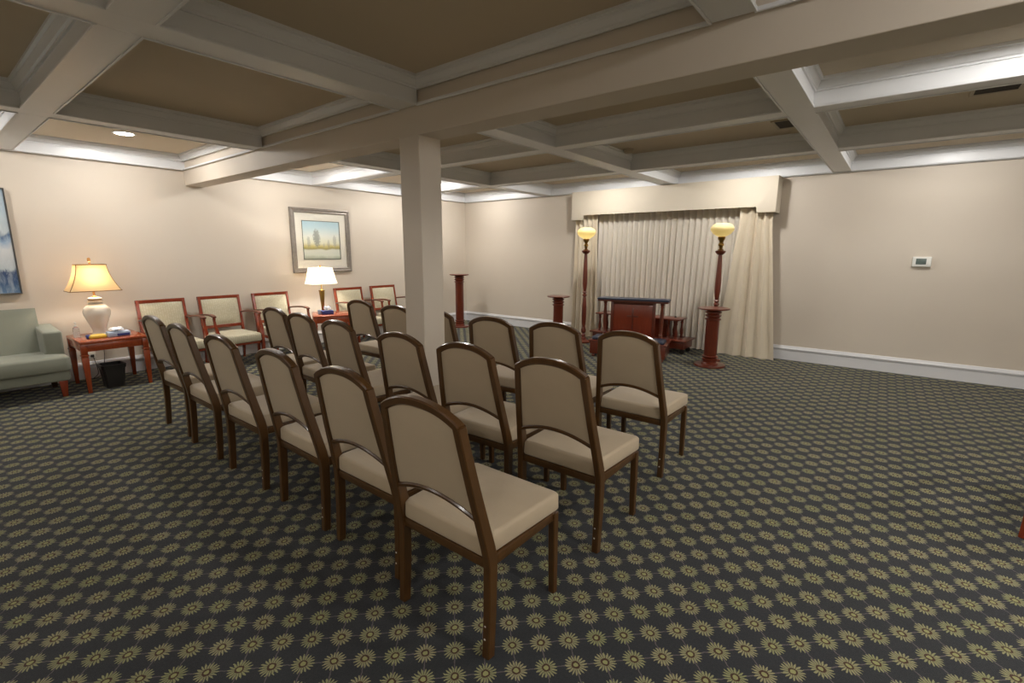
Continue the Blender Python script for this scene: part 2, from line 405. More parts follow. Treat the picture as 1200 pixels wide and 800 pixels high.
# ------------------------------------------------------------------ row chairs
def yc(z):   # centre line of the rear post, local y (chair faces +y)
    pts = [(0, -0.012), (0.2, 0.0), (0.38, 0.004), (0.44, 0.0), (0.50, -0.012), (0.58, -0.029), (0.70, -0.054), (0.85, -0.082), (1.02, -0.112)]
    for (a, b), (c, d) in zip(pts, pts[1:]):
        if z <= c: return b + (d-b)*(z-a)/(c-a)
    return pts[-1][1]
def xh(z): return 0.252 - 0.050*max(0.0, min(1.0, (z-0.42)/0.53))
def make_row_chair():
    t = thing('banquet_chair', '', 'chair', group='brown-framed chairs set out in rows')
    for s in (-1, 1):
        bm = B(); zs = [0, 0.1, 0.2, 0.3, 0.38, 0.42, 0.46, 0.5, 0.55, 0.62, 0.7, 0.78, 0.86, 0.92, 0.957]
        sweep(bm, [(s*xh(z), yc(z), z) for z in zs], 0.036, 0.046, widths=[(1, 0.85 + 0.15*min(1, z/0.3) + 0.1*math.exp(-((z-0.45)/0.08)**2) - 0.12*max(0, (z-0.6)/0.36)) for z in zs])
        leg = obj('rear_leg', bm, M['dark'], t)
        if s == 1:
            for zz in (0.135, 0.08):
                bm = B(); lathe(bm, [(0.0045, 0), (0.0045, 0.0012), (0.001, 0.0018)], seg=10)
                bmesh.ops.rotate(bm, verts=bm.verts[:], matrix=Matrix.Rotation(PI/2, 3, 'X'))
                bmesh.ops.translate(bm, verts=bm.verts[:], vec=(s*xh(zz)-0.004, yc(zz)-0.020, zz))
                sc = obj('screw_cap', bm, M['white'], leg)
        bm = B(); sweep(bm, [(s*0.245, 0.452, 0), (s*0.245, 0.448, 0.2), (s*0.245, 0.445, 0.405)], 0.036, 0.036, widths=[(0.85, 0.85), (0.95, 0.95), (1, 1)])
        obj('front_leg', bm, M['dark'], t)
        bm = B(); box(bm, s*0.245-0.011, s*0.245+0.011, 0.01, 0.44, 0.372, 0.412, bev=0.003); obj('side_rail', bm, M['dark'], t)
    bm = B(); box(bm, -0.24, 0.24, -0.012, 0.012, 0.372, 0.412, bev=0.003); obj('rear_rail', bm, M['dark'], t)
    bm = B(); box(bm, -0.235, 0.235, 0.438, 0.460, 0.372, 0.412, bev=0.003); obj('front_rail', bm, M['dark'], t)
    # arched top and lower rails of the back
    def top(u): return 0.950 + 0.060*(1-abs(u)**2.4)
    def low(u): return 0.580 + 0.050*(1-abs(u)**2.0)
    for nm, fn, th in (('top_rail', top, 0.036), ('lower_back_rail', low, 0.022)):
        bm = B(); rings = []; N = 20
        for i in range(N+1):
            u = -1 + 2*i/N; z = fn(u); x = u*(xh(z)+ (0.010 if nm == 'top_rail' else -0.005)); dz = (fn(min(1, u+0.02))-fn(max(-1, u-0.02)))/0.04/0.24
            nx, nz = -dz, 1.0; l = math.hypot(nx, nz); nx /= l; nz /= l
            hd = 0.0205; c = 0.006
            rings.append([(x+nx*v, yc(z+nz*v)+w, z+nz*v) for v, w in ((-th/2, -hd+c), (-th/2, hd-c), (-th/2+c, hd), (th/2-c, hd), (th/2, hd-c), (th/2, -hd+c), (th/2-c, -hd), (-th/2+c, -hd))])
        loft(bm, rings); obj(nm, bm, M['dark'], t)
    bm = B()
    def pan(side):
        def f(u, v):
            uu = -1+2*u; z = low(uu)+0.004 + (top(uu)-0.010-low(uu))*v; x = uu*(xh(z)-0.013)
            bul = (1-abs(uu)**4)*(1-abs(2*v-1)**4)
            return (x, yc(z) + side*(0.010 + (0.014 if side > 0 else 0.006)*bul), z)
        return f
    grid_solid(bm, pan(1), pan(-1), 16, 14); obj('back_upholstery', bm, M['beige'], t)
    bm = B(); cushion(bm, -0.262, 0.262, -0.012, 0.476, 0.412, 0.498, r=0.022, crown=0.014, taper_back=0.085)
    obj('seat', bm, M['beige'], t)
    return t
rows = [
 [(6.332, -6.745, 0.0, 'at the right-hand end of the nearest row, biggest in the photo'),
  (5.69, -6.665, 0.0, 'in the nearest row, second from its right-hand end'),
  (5.035, -6.66, -0.02, 'in the nearest row, third from its right-hand end'),
  (4.29, -6.66, 0.01, 'in the nearest row, third from its left-hand end'),
  (3.54, -6.655, 0.0, 'in the nearest row, second from its left-hand end'),
  (2.85, -6.63, 0.02, 'at the left-hand end of the nearest row')],
 [(6.335, -5.885, 0.0, 'at the right-hand end of the middle row'),
  (5.70, -5.86, 0.03, 'in the middle row, second from its right-hand end'),
  (5.105, -5.865, 0.0, 'in the middle row, third from its right-hand end, before the column'),
  (4.28, -5.81, -0.02, 'in the middle row, third from its left-hand end'),
  (3.62, -5.76, -0.03, 'in the middle row, second from its left-hand end'),
  (3.02, -5.70, -0.01, 'at the left-hand end of the middle row')],
 [(6.27, -4.84, 0.01, 'at the right-hand end of the far row, nearest the kneeler'),
  (5.645, -4.815, 0.06, 'in the far row, before the short pedestal'),
  (5.055, -4.885, 0.08, 'in the far row, third from its right-hand end'),
  (4.335, -4.83, 0.02, 'in the far row, mostly hidden behind the column'),
  (3.765, -4.845, 0.02, 'in the far row, against the left side of the column'),
  (3.03, -4.76, 0.02, 'at the left-hand end of the far row')]]
proto = make_row_chair(); used = False
for row in rows:
    for x, y, rz, wd in row:
        lab = 'beige chair ' + wd
        if not used:
            proto.location = (x, y, 0); proto.rotation_euler = (0, 0, rz); proto['label'] = lab; used = True
        else: dup(proto, (x, y, 0), rz, lab)

# ------------------------------------------------------------------ armchairs along the left wall
def make_armchair():
    t = thing('armchair', '', 'armchair', group='cherry-framed armchairs along the left wall')
    # local: faces +y, x across
    def ys_(z): return -0.265 - 0.085*max(0, (z-0.42)/0.5)
    for s in (-1, 1):
        bm = B()
        zs = [0, 0.15, 0.32, 0.42, 0.5, 0.6, 0.7, 0.8, 0.925]
        sweep(bm, [(s*0.255, ys_(z) - 0.05*max(0, (0.3-z)/0.3), z) for z in zs], 0.034, 0.046, widths=[(0.8, 0.75), (0.9, 0.9)] + [(1, 1)]*7)
        obj('rear_leg', bm, M['cherry4'], t)
        bm = B()
        sweep(bm, [(s*0.265, 0.315, 0), (s*0.268, 0.31, 0.18), (s*0.272, 0.305, 0.32), (s*0.276, 0.295, 0.42), (s*0.285, 0.27, 0.5), (s*0.290, 0.238, 0.58), (s*0.290, 0.222, 0.64), (s*0.290, 0.222, 0.695)],
              0.036, 0.05, widths=[(0.75, 0.65), (0.95, 0.9), (1.1, 1.1), (1.1, 1.15), (1.0, 1.0), (0.8, 0.7), (0.7, 0.6), (0.85, 0.7)])
        obj('front_leg', bm, M['cherry4'], t)
        bm = B()
        sweep(bm, [(s*0.262, -0.305, 0.675), (s*0.272, -0.20, 0.69), (s*0.282, -0.05, 0.705), (s*0.288, 0.10, 0.712), (s*0.290, 0.20, 0.705), (s*0.290, 0.248, 0.695)],
              0.044, 0.022, widths=[(0.7, 1), (0.8, 1), (0.95, 1), (1.1, 1), (1.15, 1), (1.0, 0.8)])
        obj('armrest', bm, M['cherry3'], t)
        bm = B(); box(bm, s*0.255-0.011, s*0.255+0.011, -0.25, 0.29, 0.285, 0.325, bev=0.003); obj('seat_rail', bm, M['cherry4'], t)
    bm = B(); box(bm, -0.25, 0.25, 0.285, 0.31, 0.285, 0.325, bev=0.003); obj('front_rail', bm, M['cherry4'], t)
    for z, nm in ((0.905, 'top_rail'), (0.50, 'lower_back_rail')):
        bm = B(); sweep(bm, [(x, ys_(z), z) for x in (-0.272 if z > 0.8 else -0.25, -0.1, 0.1, 0.272 if z > 0.8 else 0.25)], 0.05, 0.044, side=Vector((0, 1, 0)), widths=[(0.8, 1)]*4); obj(nm, bm, M['cherry4'], t)
    bm = B()
    def pan(side):
        def f(u, v):
            uu = -1+2*u; z = 0.512 + 0.378*v
            return (uu*0.242, ys_(z) + side*(0.012 + (0.030 if side > 0 else 0.004)*(1-abs(uu)**4)*(1-abs(2*v-1)**4)), z)
        return f
    grid_solid(bm, pan(1), pan(-1), 14, 12); obj('back_upholstery', bm, M['sage'], t)
    bm = B(); cushion(bm, -0.258, 0.258, -0.235, 0.335, 0.318, 0.435, r=0.035, crown=0.028, taper_back=0.06); obj('seat', bm, M['sage'], t)
    return t
ac = make_armchair()
alab = ['sage armchair beside the table with the big white urn lamp, nearest to the sofa', 'sage armchair between two others, second from the sofa', 'sage armchair just left of the small table with the white-shaded lamp, under the framed print',
        'sage armchair just right of the small table with the white-shaded lamp', 'sage armchair nearest to the column, farthest from the sofa']
for i, y in enumerate((-5.915, -5.215, -4.49, -3.13, -2.40)):
    loc = (0.47, y, 0)
    if i == 0: ac.location = loc; ac.rotation_euler = (0, 0, -PI/2); ac['label'] = alab[0]
    else: dup(ac, loc, -PI/2, alab[i])

# ------------------------------------------------------------------ side tables
def make_table():
    t = thing('side_table', '', 'table', group='cherry side tables along the left wall')
    bm = B(); box(bm, -0.345, 0.345, -0.305, 0.305, 0.545, 0.578, bev=0.006); obj('tabletop', bm, M['cherry'], t)
    for s in (-1, 1):
        bm = B(); box(bm, -0.32, 0.32, s*0.285-0.010, s*0.285+0.010, 0.462, 0.546, bev=0.002); obj('apron', bm, M['cherry'], t)
        bm = B(); box(bm, s*0.32-0.010, s*0.32+0.010, -0.28, 0.28, 0.462, 0.546, bev=0.002); obj('apron', bm, M['cherry'], t)
        for q in (-1, 1):
            bm = B(); cx, cy = s*0.312, q*0.277
            taper(bm, cx, cy, 0.43, 0.546, 0.028, 0.028, 0.028, 0.028, bev=0.002)
            taper(bm, cx, cy, 0.415, 0.43, 0.034, 0.034, 0.034, 0.034, bev=0.002)
            taper(bm, cx, cy, 0.40, 0.415, 0.028, 0.028, 0.028, 0.028)
            taper(bm, cx, cy, 0.0, 0.40, 0.017, 0.017, 0.031, 0.031, bev=0.002)
            obj('leg', bm, M['cherry'], t)
    return t
tb = make_table(); tb.location = (0.50, -6.585, 0)
tb['label'] = 'cherry side table with tapered legs carrying the big white urn lamp, beside the sofa'
t2 = dup(tb, (0.66, -3.80, 0), -math.radians(27.5), 'cherry side table carrying the small white-shaded lamp, below the framed print'); t2.scale = (0.86, 0.90, 1)

# ------------------------------------------------------------------ sofa
sf = thing('sofa', 'grey-green upholstered sofa with square arms and cherry feet against the left wall', 'sofa', (0.5, -7.95, 0))
Y1, Y0 = -6.985, -8.9
def wobj(name, bm, mat, par): return obj(name, bm, mat, par, True, True)
bm = B(); box(bm, 0.14, 0.80, Y0+0.01, Y1-0.01, 0.175, 0.29, bev=0.02, seg=3); wobj('base', bm, M['sofa'], sf)
ymid = (Y0+Y1)/2
bm = B(); cushion(bm, 0.30, 0.86, ymid+0.004, Y1+0.005, 0.288, 0.452, r=0.045, crown=0.02); wobj('seat_cushion', bm, M['sofa'], sf)
bm = B(); cushion(bm, 0.30, 0.86, Y0-0.005, ymid-0.004, 0.288, 0.452, r=0.045, crown=0.02); wobj('seat_cushion', bm, M['sofa'], sf)
def slab_back(y0, y1):
    bm = B()
    def f(u, v): y = y0+(y1-y0)*u; z = 0.30+0.625*v; return (0.40-0.17*v + 0.03*(1-abs(2*u-1)**6)*(1-abs(2*v-1)**4), y, z)
    def g(u, v): y = y0+(y1-y0)*u; z = 0.30+0.60*v; return (0.16-0.06*v, y, z)
    grid_solid(bm, f, g, 16, 12)
    bmesh.ops.bevel(bm, geom=[e for e in bm.edges if len(e.link_faces) == 2 and e.calc_face_angle(0) > 0.9], offset=0.02, segments=3, profile=0.5, affect='EDGES')
    return bm
wobj('backrest', slab_back(Y0+0.14, Y1-0.13), M['sofa'], sf)
for a, b in ((Y1-0.165, Y1-0.01), (Y0+0.01, Y0+0.165)):
    bm = B(); vs = box(bm, 0.13, 0.70, a, b, 0.28, 0.70)
    for v in bm.verts:
        if v.co.x > 0.5 and v.co.z < 0.5: v.co.x = 0.66
        if v.co.x < 0.3 and v.co.z > 0.5: v.co.z = 0.735
    bmesh.ops.bevel(bm, geom=bm.edges[:], offset=0.022, segments=3, profile=0.5, affect='EDGES')
    wobj('arm', bm, M['sofa'], sf)
for x, y in ((0.755, Y1-0.075), (0.19, Y1-0.075), (0.755, Y0+0.075), (0.19, Y0+0.075)):
    bm = B(); taper(bm, x, y, 0, 0.178, 0.022, 0.022, 0.036, 0.036, bev=0.003); wobj('leg', bm, M['cherry4'] if x > 0.5 else M['dark'], sf)

# ------------------------------------------------------------------ table lamps
def bell_shade(bm, cx, cy, z0, z1, ax0, ay0, ax1, ay1, concave=0.35, th=0.003, n=10):
    def prof(t): return t + concave*(t*t - t)*-1.0      # bells out at the hem
    def rings(ins):
        out = []
        for i in range(n+1):
            t = i/n; q = prof(t)
            a = ax0+(ax1-ax0)*q - ins; b = ay0+(ay1-ay0)*q - ins; z = z0+(z1-z0)*t; c = 0.012
            out.append([(cx+x, cy+y, z) for x, y in ((a-c,-b), (a,-b+c), (a,b-c), (a-c,b), (-a+c,b), (-a,b-c), (-a,-b+c), (-a+c,-b))])
        return out
    o_ = rings(0); i_ = rings(th)
    R1 = [[bm.verts.new(p) for p in r] for r in o_]; R2 = [[bm.verts.new(p) for p in r] for r in i_]
    m = 8
    for R, fl in ((R1, False), (R2, True)):
        for a, b in zip(R, R[1:]):
            for i in range(m):
                j = (i+1) % m; f = (a[i], a[j], b[j], b[i]); bm.faces.new(f[::-1] if fl else f)
    for k_ in (0, -1):
        for i in range(m):
            j = (i+1) % m; bm.faces.new((R1[k_][i], R1[k_][j], R2[k_][j], R2[k_][i]))
    return o_
def light(name, typ, loc, energy, color, parent=None, **kw):
    l = bpy.data.lights.new(name, typ); l.energy = energy; l.color = color
    for k_, v in kw.items(): setattr(l, k_, v)
    o = bpy.data.objects.new(name, l); COL.objects.link(o); o.location = loc
    if parent is not None: o.parent = parent; o.location = Vector(loc) - world_loc(parent)
    return o
LX, LY = 0.40, -6.625
l1 = thing('table_lamp', 'large white ceramic urn lamp with a gold bell shade, on the table beside the sofa', 'table lamp', (LX, LY, 0.579))
urn = [(0.075, 0.0), (0.078, 0.012), (0.066, 0.022), (0.062, 0.05), (0.075, 0.10), (0.10, 0.17), (0.122, 0.235), (0.127, 0.275), (0.118, 0.315), (0.094, 0.345), (0.066, 0.362), (0.060, 0.372), (0.072, 0.38), (0.074, 0.394), (0.058, 0.402), (0.056, 0.414), (0.066, 0.42), (0.066, 0.432), (0.045, 0.44), (0.02, 0.444)]
bm = B(); lathe(bm, urn, LX, LY, 0.579, 36); wobj('urn_body', bm, M['urn'], l1)
bm = B(); lathe(bm, [(0.059, 0), (0.0625, 0.002), (0.0625, 0.007), (0.059, 0.009)], LX, LY, 0.984, 36); wobj('gilt_band', bm, M['gold'], l1)
bm = B(); lathe(bm, [(0.022, 0), (0.024, 0.01), (0.012, 0.018), (0.010, 0.40), (0.006, 0.41)], LX, LY, 1.022, 16); wobj('stem', bm, M['gold'], l1)
bm = B(); lathe(bm, [(0.004, 0), (0.008, 0.006), (0.005, 0.016), (0.014, 0.024), (0.017, 0.045), (0.013, 0.062), (0.005, 0.068)], LX, LY, 1.405, 16); wobj('finial', bm, M['gold'], l1)
bm = B(); rr = bell_shade(bm, LX, LY, 1.098, 1.395, 0.155, 0.235, 0.085, 0.138, 0.75); sh = wobj('lampshade', bm, M['shade1'], l1)
bm = B()
for ring in (rr[0], rr[-1]): tube(bm, ring + [ring[0]], 0.004, 6)
for q in (0, 2, 4, 6):
    tube(bm, [tuple((Vector(r[q])+Vector(r[(q+1) % 8]))/2) for r in rr], 0.004, 6)
wobj('shade_trim', bm, M['piping'], sh)
light('lamp_bulb', 'POINT', (LX, LY, 1.25), 8.5, (1.0, 0.91, 0.80), l1, shadow_soft_size=0.03)

LX2, LY2 = 0.48, -3.83
l2 = thing('table_lamp', 'small antique brass column lamp with a glowing white shade, in front of the framed print', 'table lamp', (LX2, LY2, 0.579))
bm = B(); box(bm, LX2-0.055, LX2+0.055, LY2-0.055, LY2+0.055, 0.579, 0.60, bev=0.004); box(bm, LX2-0.042, LX2+0.042, LY2-0.042, LY2+0.042, 0.60, 0.615, bev=0.003); wobj('base', bm, M['brass'], l2)
bm = B(); taper(bm, LX2, LY2, 0.615, 0.925, 0.015, 0.015, 0.032, 0.032, bev=0.004); taper(bm, LX2, LY2, 0.925, 0.94, 0.036, 0.036, 0.036, 0.036, bev=0.003); wobj('column', bm, M['brass'], l2)
bm = B(); lathe(bm, [(0.018, 0), (0.012, 0.01), (0.008, 0.02), (0.008, 0.36)], LX2, LY2, 0.94, 12); wobj('stem', bm, M['brass'], l2)
bm = B(); lathe(bm, [(0.004, 0), (0.012, 0.008), (0.014, 0.02), (0.008, 0.032), (0.003, 0.038)], LX2, LY2, 1.30, 12); wobj('finial', bm, M['gold'], l2)
bm = B(); rr = bell_shade(bm, LX2, LY2, 1.04, 1.295, 0.145, 0.205, 0.105, 0.155, 0.15); sh = wobj('lampshade', bm, M['shade2'], l2)
bm = B()
for ring in (rr[0], rr[-1]): tube(bm, ring + [ring[0]], 0.003, 6)
for q in (0, 2, 4, 6): tube(bm, [tuple((Vector(r[q])+Vector(r[(q+1) % 8]))/2) for r in rr], 0.003, 6)
wobj('shade_trim', bm, M['mat'], sh)
light('lamp_bulb', 'POINT', (LX2, LY2, 1.17), 17, (1.0, 0.94, 0.86), l2, shadow_soft_size=0.03)

# ------------------------------------------------------------------ things on the tables
def blob(bm, cx, cy, z, n, r, hh, seed):      # crumpled tissue
    rnd = random.Random(seed)
    for i in range(n):
        a = i/n*2*PI; rings = []
        for j in range(5):
            t = j/4; R_ = r*(0.35+0.9*t); w = 0.5
            rings.append([(cx+R_*math.cos(a+w*q)*(1+0.2*rnd.random()), cy+R_*math.sin(a+w*q)*(1+0.2*rnd.random()), z+hh*math.sin(t*PI*0.8)*(0.7+0.5*rnd.random())) for q in (-1, -0.3, 0.3, 1)])
        A = [[bm.verts.new(p) for p in rg] for rg in rings]
        for a_, b_ in zip(A, A[1:]):
            for q in range(3): bm.faces.new((a_[q], a_[q+1], b_[q+1], b_[q]))
t = thing('sanitizer_bottle', 'clear pump bottle standing on the table at the left of the white urn lamp', 'bottle', (0.42, -6.835, 0.579))
bm = B(); lathe(bm, [(0.028, 0), (0.030, 0.004), (0.030, 0.095), (0.024, 0.112), (0.012, 0.118), (0.012, 0.126)], 0.42, -6.835, 0.579, 20); wobj('bottle', bm, M['clear'], t)
bm = B(); lathe(bm, [(0.014, 0), (0.014, 0.012), (0.005, 0.014), (0.005, 0.035), (0.010, 0.037), (0.010, 0.046)], 0.42, -6.835, 0.703, 14); box(bm, 0.415, 0.46, -6.841, -6.829, 0.742, 0.750, bev=0.002); wobj('pump', bm, M['white'], t)
t = thing('tissue_packet', 'yellow and blue tissue packet lying on the table before the white urn lamp', 'tissue packet', (0.62, -6.68, 0.579))
bm = B(); cushion(bm, 0.55, 0.69, -6.775, -6.62, 0.579, 0.613, r=0.018, crown=0.006); wobj('wrapper', bm, M['yellow'], t)
bm = B(); cushion(bm, 0.57, 0.66, -6.790, -6.750, 0.580, 0.618, r=0.012, crown=0.003); wobj('end_panel', bm, M['bluebox'], t)
t = thing('tissue_box', 'pale blue tissue box with white tissue showing, on the table beside the yellow packet', 'tissue box', (0.64, -6.52, 0.579))
bm = B(); box(bm, 0.588, 0.702, -6.612, -6.403, 0.579, 0.634, bev=0.008); wobj('carton', bm, M['palebox'], t)
bm = B(); box(bm, 0.701, 0.705, -6.53, -6.415, 0.584, 0.612, bev=0.001); wobj('blue_label', bm, M['bluebox'], t)
bm = B(); blob(bm, 0.64, -6.52, 0.632, 7, 0.05, 0.045, 3); wobj('tissue', bm, M['tissue'], t)
t = thing('tissue_box', 'small navy blue tissue box with white tissue, on the table under the small lamp', 'tissue box', (0.70, -3.885, 0.579), math.radians(-20))
bm = B(); box(bm, -0.055, 0.055, -0.085, 0.085, 0.0, 0.055, bev=0.004); obj('carton', bm, M['bluebox'], t)
bm = B(); blob(bm, 0, 0.0, 0.052, 6, 0.04, 0.07, 5); obj('tissue', bm, M['tissue'], t)
t = thing('cup', 'small pale cup beside the navy tissue box on the small lamp table', 'cup', (0.60, -3.955, 0.579))
bm = B(); lathe(bm, [(0.026, 0), (0.030, 0.002), (0.034, 0.06), (0.031, 0.06), (0.025, 0.006)], 0, 0, 0, 20); obj('cup_body', bm, M['palebox'], t)

# waste basket, outlet and cords
t = thing('wastebasket', 'black square wastebasket with a liner, on the floor under the urn lamp table', 'wastebasket', (0.66, -6.61, 0))
bm = B(); cx, cy = 0.66, -6.615
def sq(a, z, n=6): 
    c = 0.02; return [(cx+x, cy+y, z) for x, y in ((a-c,-a), (a,-a+c), (a,a-c), (a-c,a), (-a+c,a), (-a,a-c), (-a,-a+c), (-a+c,-a))]
loft(bm, [sq(0.082, 0.0), sq(0.084, 0.01), sq(0.108, 0.262), sq(0.102, 0.262), sq(0.079, 0.015)]); wobj('bin', bm, M['blackplastic'], t)
bm = B(); loft(bm, [sq(0.112, 0.225), sq(0.115, 0.268), sq(0.100, 0.270), sq(0.096, 0.18)], cap=False); wobj('liner', bm, M['liner'], t)
t = thing('wall_outlet', 'white wall outlet low on the left wall behind the urn lamp table', 'outlet', (0.0, -6.66, 0.30))
bm = B(); box(bm, 0.0, 0.006, -6.695, -6.625, 0.245, 0.36, bev=0.002); wobj('cover_plate', bm, M['mat'], t)
bm = B(); box(bm, 0.006, 0.03, -6.675, -6.645, 0.26, 0.29, bev=0.003); wobj('plug', bm, M['blackplastic'], t)
def cord(name, pts, label, r=0.0035):
    P = [Vector(q) for q in pts]; P = [P[0]] + P + [P[-1]]; path = []
    for a, b, c, d in zip(P, P[1:], P[2:], P[3:]):
        for q in range(8):
            t_ = q/8; path.append(0.5*((2*b) + (c-a)*t_ + (2*a-5*b+4*c-d)*t_*t_ + (3*b-a-3*c+d)*t_**3))
    path.append(P[-1]); bm = B(); tube(bm, path, r, 8)
    o = obj(name, bm, M['blackplastic']); tag(o, label, 'power cord')
cord('power_cord', [(0.034, -6.66, 0.27), (0.10, -6.66, 0.24), (0.14, -6.65, 0.08), (0.12, -6.70, 0.015), (0.10, -6.60, 0.06), (0.08, -6.56, 0.25), (0.09, -6.55, 0.45), (0.12, -6.56, 0.60), (0.312, -6.61, 0.585)], 'black power cord looping from the wall outlet up to the urn lamp')

# ------------------------------------------------------------------ pictures on the left wall
t = thing('framed_picture', 'wide grey-silver framed watercolour of pale trees with a white mat, on the left wall', 'picture', (0.0, -3.495, 1.72))
ya, yb, za, zb = -4.028, -2.965, 1.20, 2.243
bm = B(); fwid = 0.078
def pframe(bm, ya, yb, za, zb, w, x0, x1):
    prof = [(0, x0), (0, x1), (w*0.25, x1+0.006), (w*0.6, x1-0.002), (w*0.8, x1+0.002), (w, x1-0.010), (w, x0)]
    rings = [[(x, ya+d, za+d), (x, yb-d, za+d), (x, yb-d, zb-d), (x, ya+d, zb-d)] for d, x in prof]
    R = [[bm.verts.new(p_) for p_ in r] for r in rings]; R.append(R[0])
    for a, b in zip(R, R[1:]):
        for i in range(4):
            j = (i+1) % 4; bm.faces.new((a[i], a[j], b[j], b[i]))
pframe(bm, ya, yb, za, zb, fwid, 0.001, 0.034); obj('frame', bm, M['silver'], t, False, True)
bm = B(); box(bm, 0.004, 0.012, ya+0.07, yb-0.07, za+0.07, zb-0.07); obj('mat_board', bm, M['mat'], t, False, True)
bm = B(); pframe(bm, -3.835, -3.158, 1.412, 2.046, 0.012, 0.010, 0.016); obj('inner_border', bm, M['inner'], t, False, True)
bm = B(); box(bm, 0.011, 0.014, -3.825, -3.168, 1.422, 2.036); obj('print', bm, M['meadow'], t, False, True)
bm = B(); box(bm, 0.019, 0.021, ya+0.07, yb-0.07, za+0.07, zb-0.07); obj('picture_glass', bm, M['pane'], t, False, True)
t = thing('canvas_painting', 'blue and white abstract canvas in a thin grey frame above the sofa', 'painting', (0.0, -7.85, 1.65))
ya, yb, za, zb = -8.55, -7.168, 1.075, 2.21
bm = B(); pframe(bm, ya, yb, za, zb, 0.014, 0.001, 0.046); obj('frame', bm, M['pewter'], t, False, True)
bm = B(); box(bm, 0.002, 0.036, ya+0.013, yb-0.013, za+0.013, zb-0.013); obj('canvas', bm, M['abstract'], t, False, True)

# ------------------------------------------------------------------ pedestals
def pedestal(x, y, h, r, label, sr=0.088):
    t = thing('pedestal', label, 'pedestal', (x, y, 0), 0, 'round red wood pedestals')
    bm = B(); lathe(bm, [(r*0.98, 0), (r, 0.006), (r, 0.02), (r*0.97, 0.028)], seg=40); obj('base', bm, M['cherry2'], t)
    body = [(sr*1.25, 0.028), (sr*1.25, 0.04), (sr*1.02, 0.055), (sr*1.02, 0.075)]
    for q in (0.085, 0.125): body += [(sr*1.06, q), (sr*1.20, q+0.010), (sr*1.20, q+0.020), (sr*0.92, q+0.028)]
    body += [(sr*0.98, 0.17), (sr*0.98, h-0.175)]
    for q in (h-0.17, h-0.12, h-0.075): body += [(sr*1.0, q), (sr*1.20, q+0.010), (sr*1.20, q+0.022), (sr*0.90, q+0.032)]
    body += [(sr*1.1, h-0.035), (sr*1.3, h-0.022)]
    bm = B(); lathe(bm, body, seg=36); obj('shaft', bm, M['cherry2'], t)
    bm = B(); lathe(bm, [(r*0.9, h-0.024), (r*1.0, h-0.018), (r*1.02, h-0.010), (r*1.0, h)], seg=44); obj('top', bm, M['cherry3'], t)
pedestal(0.60, -0.83, 1.095, 0.195, 'tall red wood pedestal in the far left corner of the room')
pedestal(3.085, -0.90, 0.80, 0.195, 'short red wood pedestal standing left of the ivory drapes')
pedestal(5.76, -1.13, 0.812, 0.205, 'red wood pedestal before the right-hand floor lamp, by the drapes')

# ------------------------------------------------------------------ torchieres
def torchiere(x, y, label, e):
    t = thing('floor_lamp', label, 'floor lamp', (x, y, 0), 0, 'turned wood floor lamps beside the drapes')
    bm = B(); lathe(bm, [(0.115, 0), (0.12, 0.008), (0.12, 0.022), (0.09, 0.034), (0.075, 0.05), (0.05, 0.06)], seg=32); obj('base', bm, M['cherry2'], t)
    P_ = [(0.035, 0.058), (0.045, 0.07), (0.034, 0.085), (0.026, 0.10), (0.034, 0.13), (0.022, 0.15), (0.018, 0.165), (0.032, 0.18), (0.036, 0.22), (0.026, 0.26), (0.021, 0.29), (0.029, 0.33), (0.034, 0.45), (0.033, 0.62), (0.025, 0.76), (0.020, 0.80), (0.034, 0.82), (0.034, 0.832), (0.020, 0.845), (0.020, 0.86), (0.032, 0.875), (0.020, 0.89), (0.026, 0.93), (0.034, 1.02), (0.034, 1.12), (0.028, 1.35), (0.023, 1.50), (0.022, 1.52)]
    bm = B(); lathe(bm, [(r_*1.2, z_) for r_, z_ in P_], seg=24); obj('pole', bm, M['cherry2'], t)
    bm = B(); lathe(bm, [(0.022, 1.515), (0.05, 1.535), (0.068, 1.558), (0.070, 1.575), (0.05, 1.585)], seg=28); obj('cup', bm, M['cherry3'], t)
    bm = B(); lathe(bm, [(0.040, 1.585), (0.042, 1.592), (0.022, 1.605), (0.026, 1.64), (0.040, 1.655), (0.036, 1.675), (0.024, 1.69), (0.030, 1.715), (0.046, 1.735), (0.052, 1.765), (0.042, 1.775)], seg=24); obj('socket', bm, M['brass'], t)
    R_ = 0.155; pr = [(0.050, 1.775), (0.075, 1.785), (0.115, 1.812), (0.148, 1.85), (R_, 1.875), (0.150, 1.90), (0.128, 1.93), (0.092, 1.95), (0.062, 1.957)]
    bm = B(); lathe(bm, pr + [(r_-0.005, z_-0.002 if z_ > 1.9 else z_+0.003) for r_, z_ in reversed(pr)], seg=40, cap=False); obj('glass_shade', bm, M['glass'], t)
    light('lamp_bulb', 'POINT', (x, y, 1.865), e, (1.0, 0.95, 0.86), t, shadow_soft_size=0.03)
torchiere(5.69, -0.78, 'turned wood floor lamp with an amber globe, behind the pedestal right of the kneeler', 0.35)
torchiere(3.50, -0.72, 'turned wood floor lamp with a cream globe, between the short pedestal and the kneeler', 0.7)

